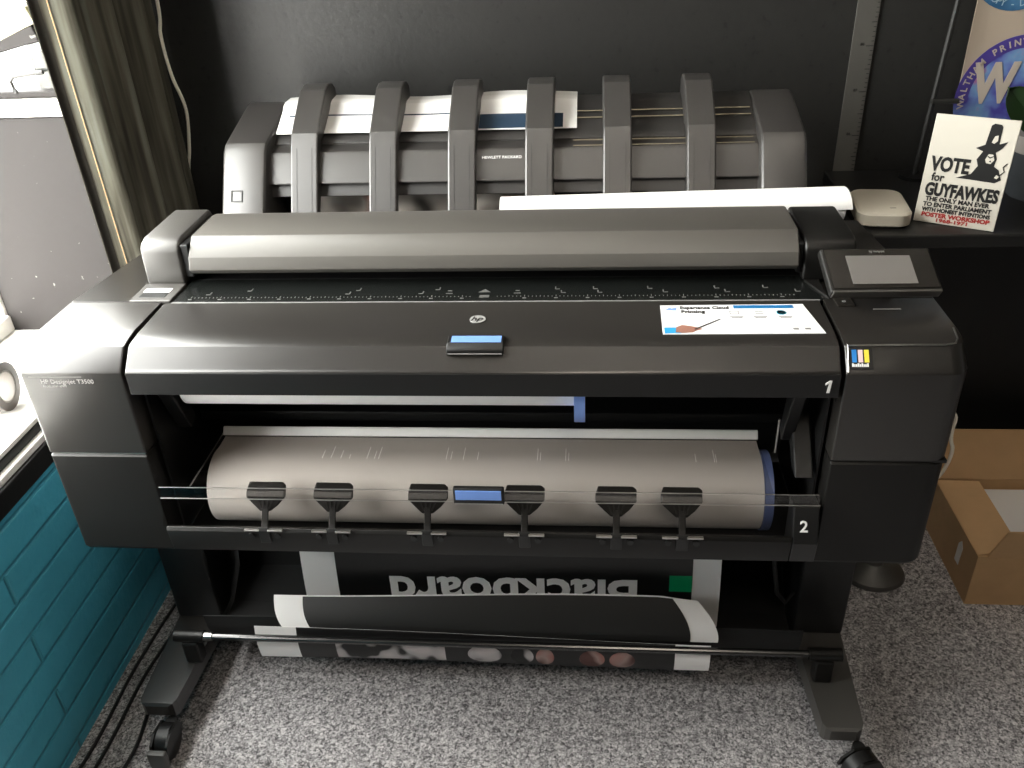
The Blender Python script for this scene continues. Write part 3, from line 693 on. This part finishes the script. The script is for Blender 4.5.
def rounded_box(name, cx, cy, w_, d_, z0, z1, r, m_, rot=0, parent=None, ins=.006):
    R = Matrix.Rotation(rot, 4, 'Z'); rings = []
    for z, i in ((z0, ins), (z0+ins*.7, 0), (z1-ins, 0), (z1-ins*.35, ins*.5), (z1, ins*1.6)):
        rings.append([(lambda q: (cx+q.x, cy+q.y, z))(R @ Vector((x, y, 0))) for x, y in rrect(-w_/2+i, w_/2-i, -d_/2+i, d_/2-i, [r]*4, 6)])
    return MB().loft(rings).build(name, m_, parent)
rt = thing('network_router', 'ivory square router box with rounded corners on the counter edge', 'router', (.805, .715, TZ))
rounded_box('case', .776, .712, .106, .156, TZ+.002, TZ+.034, .028, WPL, -.10, rt)
MB().box(.782, .794, .663, .6645, TZ+.0338, TZ+.0346).build('status_mark', INK, rt)
rounded_box('base', .776, .712, .092, .140, TZ, TZ+.003, .02, PLG, -.10, rt, .001)

# booklet leaning back
bO = Vector((.838, .681, TZ+.001)); bu = Vector((.133, -.071, -.0)).normalized()
bn = Vector((bu.y, -bu.x, 0))          # towards the viewer
lean = .16; bv = (Vector((0, 0, 1))*math.cos(lean) - bn*math.sin(lean)).normalized()
BWid, BHei = .150, .212
MB_ = plane_M(bO, bu, bv)
bk = thing('booklet', 'cream booklet with black hatted figure leaning upright on the counter', 'booklet', bO)
MB().box(0, BWid, 0, BHei, -.008, 0, .0012, MB_).build('cover', CREAM, bk)
m = MB(); T = lambda x, y: MB_ @ Matrix.Translation((x, y, .0006))
m.text('VOTE', .038, T(.0455, .116), width=.072, bold=.0016); m.text('for', .022, T(.028, .091), width=.024, bold=.0006)
m.text('GUYFAWKES', .034, T(.0765, .066), width=.134, bold=.0017)
m.text('THE ONLY MAN EVER', .0118, T(.073, .0475), width=.118, bold=.0005); m.text('TO ENTER PARLIAMENT', .0118, T(.075, .0365), width=.126, bold=.0005); m.text('WITH HONEST INTENTIONS', .0108, T(.075, .0262), width=.126, bold=.0005)
m.build('cover_lettering', INK, bk)
m = MB(); m.text('POSTER WORKSHOP', .0115, T(.076, .0160), width=.126, bold=.0006); m.text('1968-1971', .0095, T(.072, .0068), width=.058, bold=.0004); m.build('red_lettering', RED, bk)
m = MB(); m.prism([(.083, .155), (.098, .163), (.101, .199), (.106, .203), (.118, .202), (.121, .198), (.122, .166), (.136, .172), (.128, .158), (.119, .150), (.124, .138), (.122, .124), (.132, .118), (.136, .108), (.140, .100), (.130, .093), (.060, .095), (.085, .105), (.094, .122), (.089, .134), (.097, .150)], .0002, .0008, 'z', M=MB_)
m.tube([MB_ @ Vector(p) for p in ((.135, .108, .0008), (.142, .116, .0008), (.138, .124, .0008), (.144, .132, .0008))], .0011, 6)
fg = m
m = MB(); m.prism([(.104, .135), (.108, .146), (.116, .146), (.120, .136), (.115, .128), (.107, .129)], .0008, .0012, 'z', M=MB_)
m.prism([(.108, .168), (.111, .180), (.117, .182), (.118, .172), (.113, .166)], .0008, .0012, 'z', M=MB_)
m.prism([(.127, .103), (.130, .109), (.135, .106), (.132, .101)], .0008, .0012, 'z', M=MB_); h1 = m
m = MB(); m.prism([(.107, .141), (.112, .138), (.118, .142), (.118, .144), (.112, .1405), (.107, .143)], .0012, .0016, 'z', M=MB_); m.prism([(.111, .132), (.116, .131), (.1135, .135)], .0012, .0016, 'z', M=MB_); fg.paint(h1, 1).paint(m, 0).build('cover_figure', [INK, CREAM], bk)

# round logo poster behind
po = thing('logo_poster', 'cream poster with round purple W emblem behind the booklet', 'poster', (1.2, 1.0, TZ))
PX0, PX1 = 1.000, 1.42
MB().box(PX0, PX1, 1.000, 1.004, TZ+.0005, 1.55).build('sheet', mat('cream_poster', (.40, .33, .26), .6), po)
WASH = ramp_mat('blue_purple_wash', [(.30, (.03, .02, .16)), (.43, (.07, .06, .30)), (.52, (.13, .20, .46)), (.60, (.16, .30, .50)), (.68, (.42, .12, .30))], 13, .5, detail=3)
WASH2 = ramp_mat('blue_ink_wash', [(.35, (.03, .10, .20)), (.5, (.06, .16, .30)), (.65, (.12, .26, .40))], 16, .5)
def disc(m, cx, cz, r, y0, y1, n=48): m.prism([(cx+r*math.cos(2*PI*k/n), cz+r*math.sin(2*PI*k/n)) for k in range(n)], y0, y1, 'y')
lc = (1.128, 1.036); 
m = MB(); disc(m, lc[0], lc[1], .134, .9985, .9995); e1 = m.build('round_emblem', WASH, po)
m = MB(); n = 40; R1, R2 = .134, .106
pts = [(lc[0]+R1*math.cos(a_), lc[1]+R1*math.sin(a_)) for a_ in [PI*(1.02-1.04*k/n) for k in range(n+1)]]
pts += [(lc[0]+R2*math.cos(a_), lc[1]+R2*math.sin(a_)) for a_ in [PI*(-.02+1.04*k/n) for k in range(n+1)]]
m.prism(pts, .9978, .9986, 'y'); m.build('emblem_band', mat('violet_ink', (.06, .04, .24), .5), e1)
m = MB(); m.text('W', .116, plane_M((1.072, .9975, 1.064), (1, 0, 0), (0, 0, 1)), bold=.005, width=.098)
word = 'WALTHAM PRINT STUDIO'
for k, ch in enumerate(word):
    a_ = math.radians(186-7.6*k)
    p = (lc[0]+.119*math.cos(a_), .9972, lc[1]+.119*math.sin(a_))
    m.text(ch, .0195, plane_M(p, (math.sin(a_), 0, -math.cos(a_)), (math.cos(a_), 0, math.sin(a_))), bold=.0004)
m.build('emblem_lettering', mat('cream_ink', (.45, .39, .33), .6), e1)
m = MB(); disc(m, 1.075, 1.318, .100, .9985, .9995); e2 = m.build('round_emblem', WASH2, po)
m = MB(); word = 'COPY - DESIGN'
for k, ch in enumerate(word):
    a_ = PI*(1.30+.46*k/(len(word)-1)); p = (1.075+.086*math.cos(a_), .9978, 1.318+.086*math.sin(a_))
    m.text(ch, .020, plane_M(p, (-math.sin(a_), 0, math.cos(a_)), (-math.cos(a_), 0, -math.sin(a_))))
m.build('emblem_lettering', mat('pale_blue_ink', (.30, .42, .50), .6), e2)

# black display stand beside the poster
ds = thing('display_stand', 'thin black upright display stand left of the poster', 'stand', (.93, .93, TZ))
MB().tube([(.925, .96, TZ), (.933, .965, 1.0), (.965, .985, 1.45)], .006, 8).build('upright', mat('worn_black_metal', (.010, .010, .009), .6), ds)
MB().box(.93, .99, .955, .965, 1.035, 1.045, .002).build('crossbar', mat('worn_black_bar', (.018, .018, .016), .5), ds)
MB().cyl((.925, .96, TZ), (.925, .96, TZ+.008), .035, n=20).build('stand_base', BLK, ds)

# potted plant at the frame edge
pp = thing('potted_plant', 'potted plant with broad dark leaves at the right picture edge', 'plant', (1.13, .80, TZ))
MB().cyl((1.145, .83, TZ), (1.145, .83, TZ+.10), .062, .075, n=32).build('pot', POT, pp)
MB().cyl((1.145, .83, TZ+.10), (1.145, .83, TZ+.135), .080, .082, n=32, inner=.06).build('pot_rim', POTR, pp)
MB().cyl((1.145, .83, TZ+.09), (1.145, .83, TZ+.12), .062, n=24).build('soil', mat('potting_soil', (.02, .014, .01), .95), pp)
def leaf(az, tilt, L, W, base):
    b = Vector(base); d = Vector((math.cos(az), math.sin(az), 0)); s = Vector((-math.sin(az), math.cos(az), 0))
    def fn(u, v):
        w_ = W*math.sin(PI*min(1, u**.75))*(v-.5)
        c = b + d*(L*u*math.cos(tilt*(.4+.6*u))) + Vector((0, 0, 1))*(L*u*math.sin(tilt)*(1-.35*u))
        return c + s*w_ + Vector((0, 0, abs(v-.5)*W*.35))
    st_ = MB().tube([Vector((1.145, .83, TZ+.11)), (Vector((1.145, .83, TZ+.11))+b)/2+Vector((0, 0, .01)), b], .003, 6).build('stem', LEAF, pp)
    MB().sheet(fn, 12, 6, .001).build('leaf', LEAF, st_)
Lb, Lt = Vector((1.135, .80, .985)), Vector((1.010, .80, 1.108)); Ls = Vector((.70, .10, .70))
lst = MB().tube([(1.145, .83, TZ+.11), (1.15, .815, .95), Lb], .003, 6).build('stem', LEAF, pp)
MB().sheet(lambda u, v: Lb+(Lt-Lb)*u + Ls*(.066*math.sin(PI*min(1, (1-u)**.7))*(v-.5)) + Vector((0, -.018*abs(v-.5) - .01*u, 0)), 14, 8, .001).build('leaf', LEAF, lst)
leaf(.9, .9, .20, .08, (1.17, .84, TZ+.16)); leaf(4.9, .8, .15, .07, (1.16, .80, TZ+.15)); leaf(2.0, 1.25, .22, .07, (1.14, .85, TZ+.17)); leaf(-.3, 1.0, .2, .08, (1.17, .82, TZ+.16))

# cardboard box on the floor
bx = thing('cardboard_box', 'open brown cardboard box on the carpet beside the counter', 'box', (1.25, .6, 0))
BX0, BX1, BY0, BY1, BH = 1.052, 1.50, .470, .765, .146
Mrot = Matrix.Translation((BX0, BY0, 0)) @ Matrix.Rotation(-.0, 4, 'Z')
m = MB(); t = .005
m.box(BX0, BX1, BY0, BY0+t, 0, BH); m.box(BX0, BX1, BY1-t, BY1, 0, BH); m.box(BX0, BX0+t, BY0+t, BY1-t, 0, BH); m.box(BX1-t, BX1, BY0+t, BY1-t, 0, BH); m.box(BX0+t, BX1-t, BY0+t, BY1-t, 0, t)
m.build('carton', CARD, bx)
def flap(p0, p1, d, tpr=.0, t=.004):
    p0, p1, d = Vector(p0), Vector(p1), Vector(d); e = (p1-p0).normalized()
    nrm = e.cross(d).normalized()*t
    q = [p0, p1, p1+d-e*tpr, p0+d+e*tpr]
    return MB().loft([q, [a_+nrm for a_ in q]]).build('flap', CARDI, bx)
flap((BX0+.003, BY0+.006, BH+.001), (BX0+.003, BY1-.012, BH+.001), (.095, .0, .008), .012)
flap((BX0+.02, BY0+.002, BH+.001), (BX1-.02, BY0+.002, BH+.001), (.02, -.015, .085))
flap((BX0+.0, BY1-.002, BH+.001), (BX1-.0, BY1-.002, BH+.001), (.0, .030, .130), 0)
pc = MB().box(1.16, 1.34, BY0+.03, BY1-.02, .08, .128, .003).build('paper_stack', PAP)
tag(pc, 'white paper stack inside the open cardboard box', 'paper')
m = MB(); m.prism([(.0, 0), (.022, 0), (.024, .05), (.012, .065), (.0, .05)], -.002, .0, 'z', M=plane_M((BX0-.001, .565, .055), (0, -1, 0), (0, 0, 1))); m.build('hand_hole', PAP, bx)

cable('white_cable', [(.714, .52, .585), (.82, .545, .545), (.925, .55, .503), (.960, .55, .475), (.962, .55, .44), (.965, .55, .41), (.973, .55, .385), (.970, .55, .345), (.955, .55, .305), (.90, .535, .255), (.80, .52, .245), (.714, .50, .26)], .0042, CAB, 'white cable looping down behind the right ink cover')
# round stool base behind the right leg
sb = thing('floor_stand', 'low dark round stand base on the carpet behind the right printer leg', 'stand', (.872, .546, 0))
sx_, sy_ = .868, .566
prof = [(.072, .0), (.076, .006), (.072, .014), (.045, .026), (.022, .040), (.016, .06)]
MB().loft([[(sx_+r*math.cos(2*PI*k/36), sy_+r*math.sin(2*PI*k/36)*.9, z) for k in range(36)] for r, z in prof]).build('base', PLG, sb)
MB().cyl((sx_, sy_, .055), (sx_, sy_, .36), .014, n=18).build('column', DST, sb)
MB().cyl((sx_, sy_, .36), (sx_, sy_, .375), .03, .026, n=24).build('column_cap', BLK, sb)

# ------------------------------------------------------------------ ceiling lamps and light
for i, (x, y) in enumerate(((1.05, .12), (.15, -.30), (.45, -1.7))):  # unseen lamps that fill the room; third added to brighten posters and floor
    cl_ = thing('ceiling_light', 'flat white ceiling light panel %s' % (('above the counter end', 'above the printer front', 'behind the camera, added as fill')[i]), 'light', (x, y, ZC))
    MB().box(x-.31, x+.31, y-.31, y+.31, ZC-.03, ZC-.001, .004).build('frame', WWD, cl_)
    MB().box(x-.28, x+.28, y-.28, y+.28, ZC-.034, ZC-.030).build('diffuser', mat('lit_diffuser', (.8, .8, .8), .5, emit=((1, .88, .74), (3.2, 3.2, 13.0)[i])), cl_)

wd_ = bpy.data.worlds.new('World'); sc.world = wd_; wd_.use_nodes = True
nt = wd_.node_tree; bg = nt.nodes['Background']
tc = nt.nodes.new('ShaderNodeTexCoord'); sz = nt.nodes.new('ShaderNodeSeparateXYZ'); rp = nt.nodes.new('ShaderNodeValToRGB')
rp.color_ramp.elements[0].position = .35; rp.color_ramp.elements[0].color = (.55, .54, .52, 1)
rp.color_ramp.elements[1].position = .62; rp.color_ramp.elements[1].color = (1.0, .985, .96, 1)
mp = nt.nodes.new('ShaderNodeMapRange'); mp.inputs[1].default_value = -1; mp.inputs[2].default_value = 1
nt.links.new(tc.outputs['Generated'], sz.inputs[0]); nt.links.new(sz.outputs['Z'], mp.inputs[0]); nt.links.new(mp.outputs[0], rp.inputs[0]); nt.links.new(rp.outputs[0], bg.inputs[0])
bg.inputs[1].default_value = 28.0
pl = bpy.data.lights.new('window_portal', 'AREA'); pl.shape = 'RECTANGLE'; pl.size = WY1-WY0; pl.size_y = WZ1-WZ0
pl.cycles.is_portal = True
plo = bpy.data.objects.new('window_portal', pl); col.objects.link(plo)
Mw = Matrix((Vector((0, 1, 0)), Vector((0, 0, 1)), Vector((1, 0, 0)))).transposed().to_4x4()
# light shines along local -Z: point it into the room (+x)
Mw = Matrix((Vector((0, -1, 0)), Vector((0, 0, 1)), Vector((-1, 0, 0)))).transposed().to_4x4()
Mw.translation = Vector((XL-.015, (WY0+WY1)/2, (.66+WZ1)/2))
pl.size_y = WZ1-.66; plo.matrix_world = Mw

vs = sc.view_settings
sc.display_settings.display_device = 'sRGB'
vs.view_transform = 'Standard'; vs.look = 'None'; vs.gamma = 1; vs.exposure = 0.0; vs.use_curve_mapping = False
sc.cycles.max_bounces = 8; sc.cycles.transparent_max_bounces = 16
sc.cycles.use_denoising = True
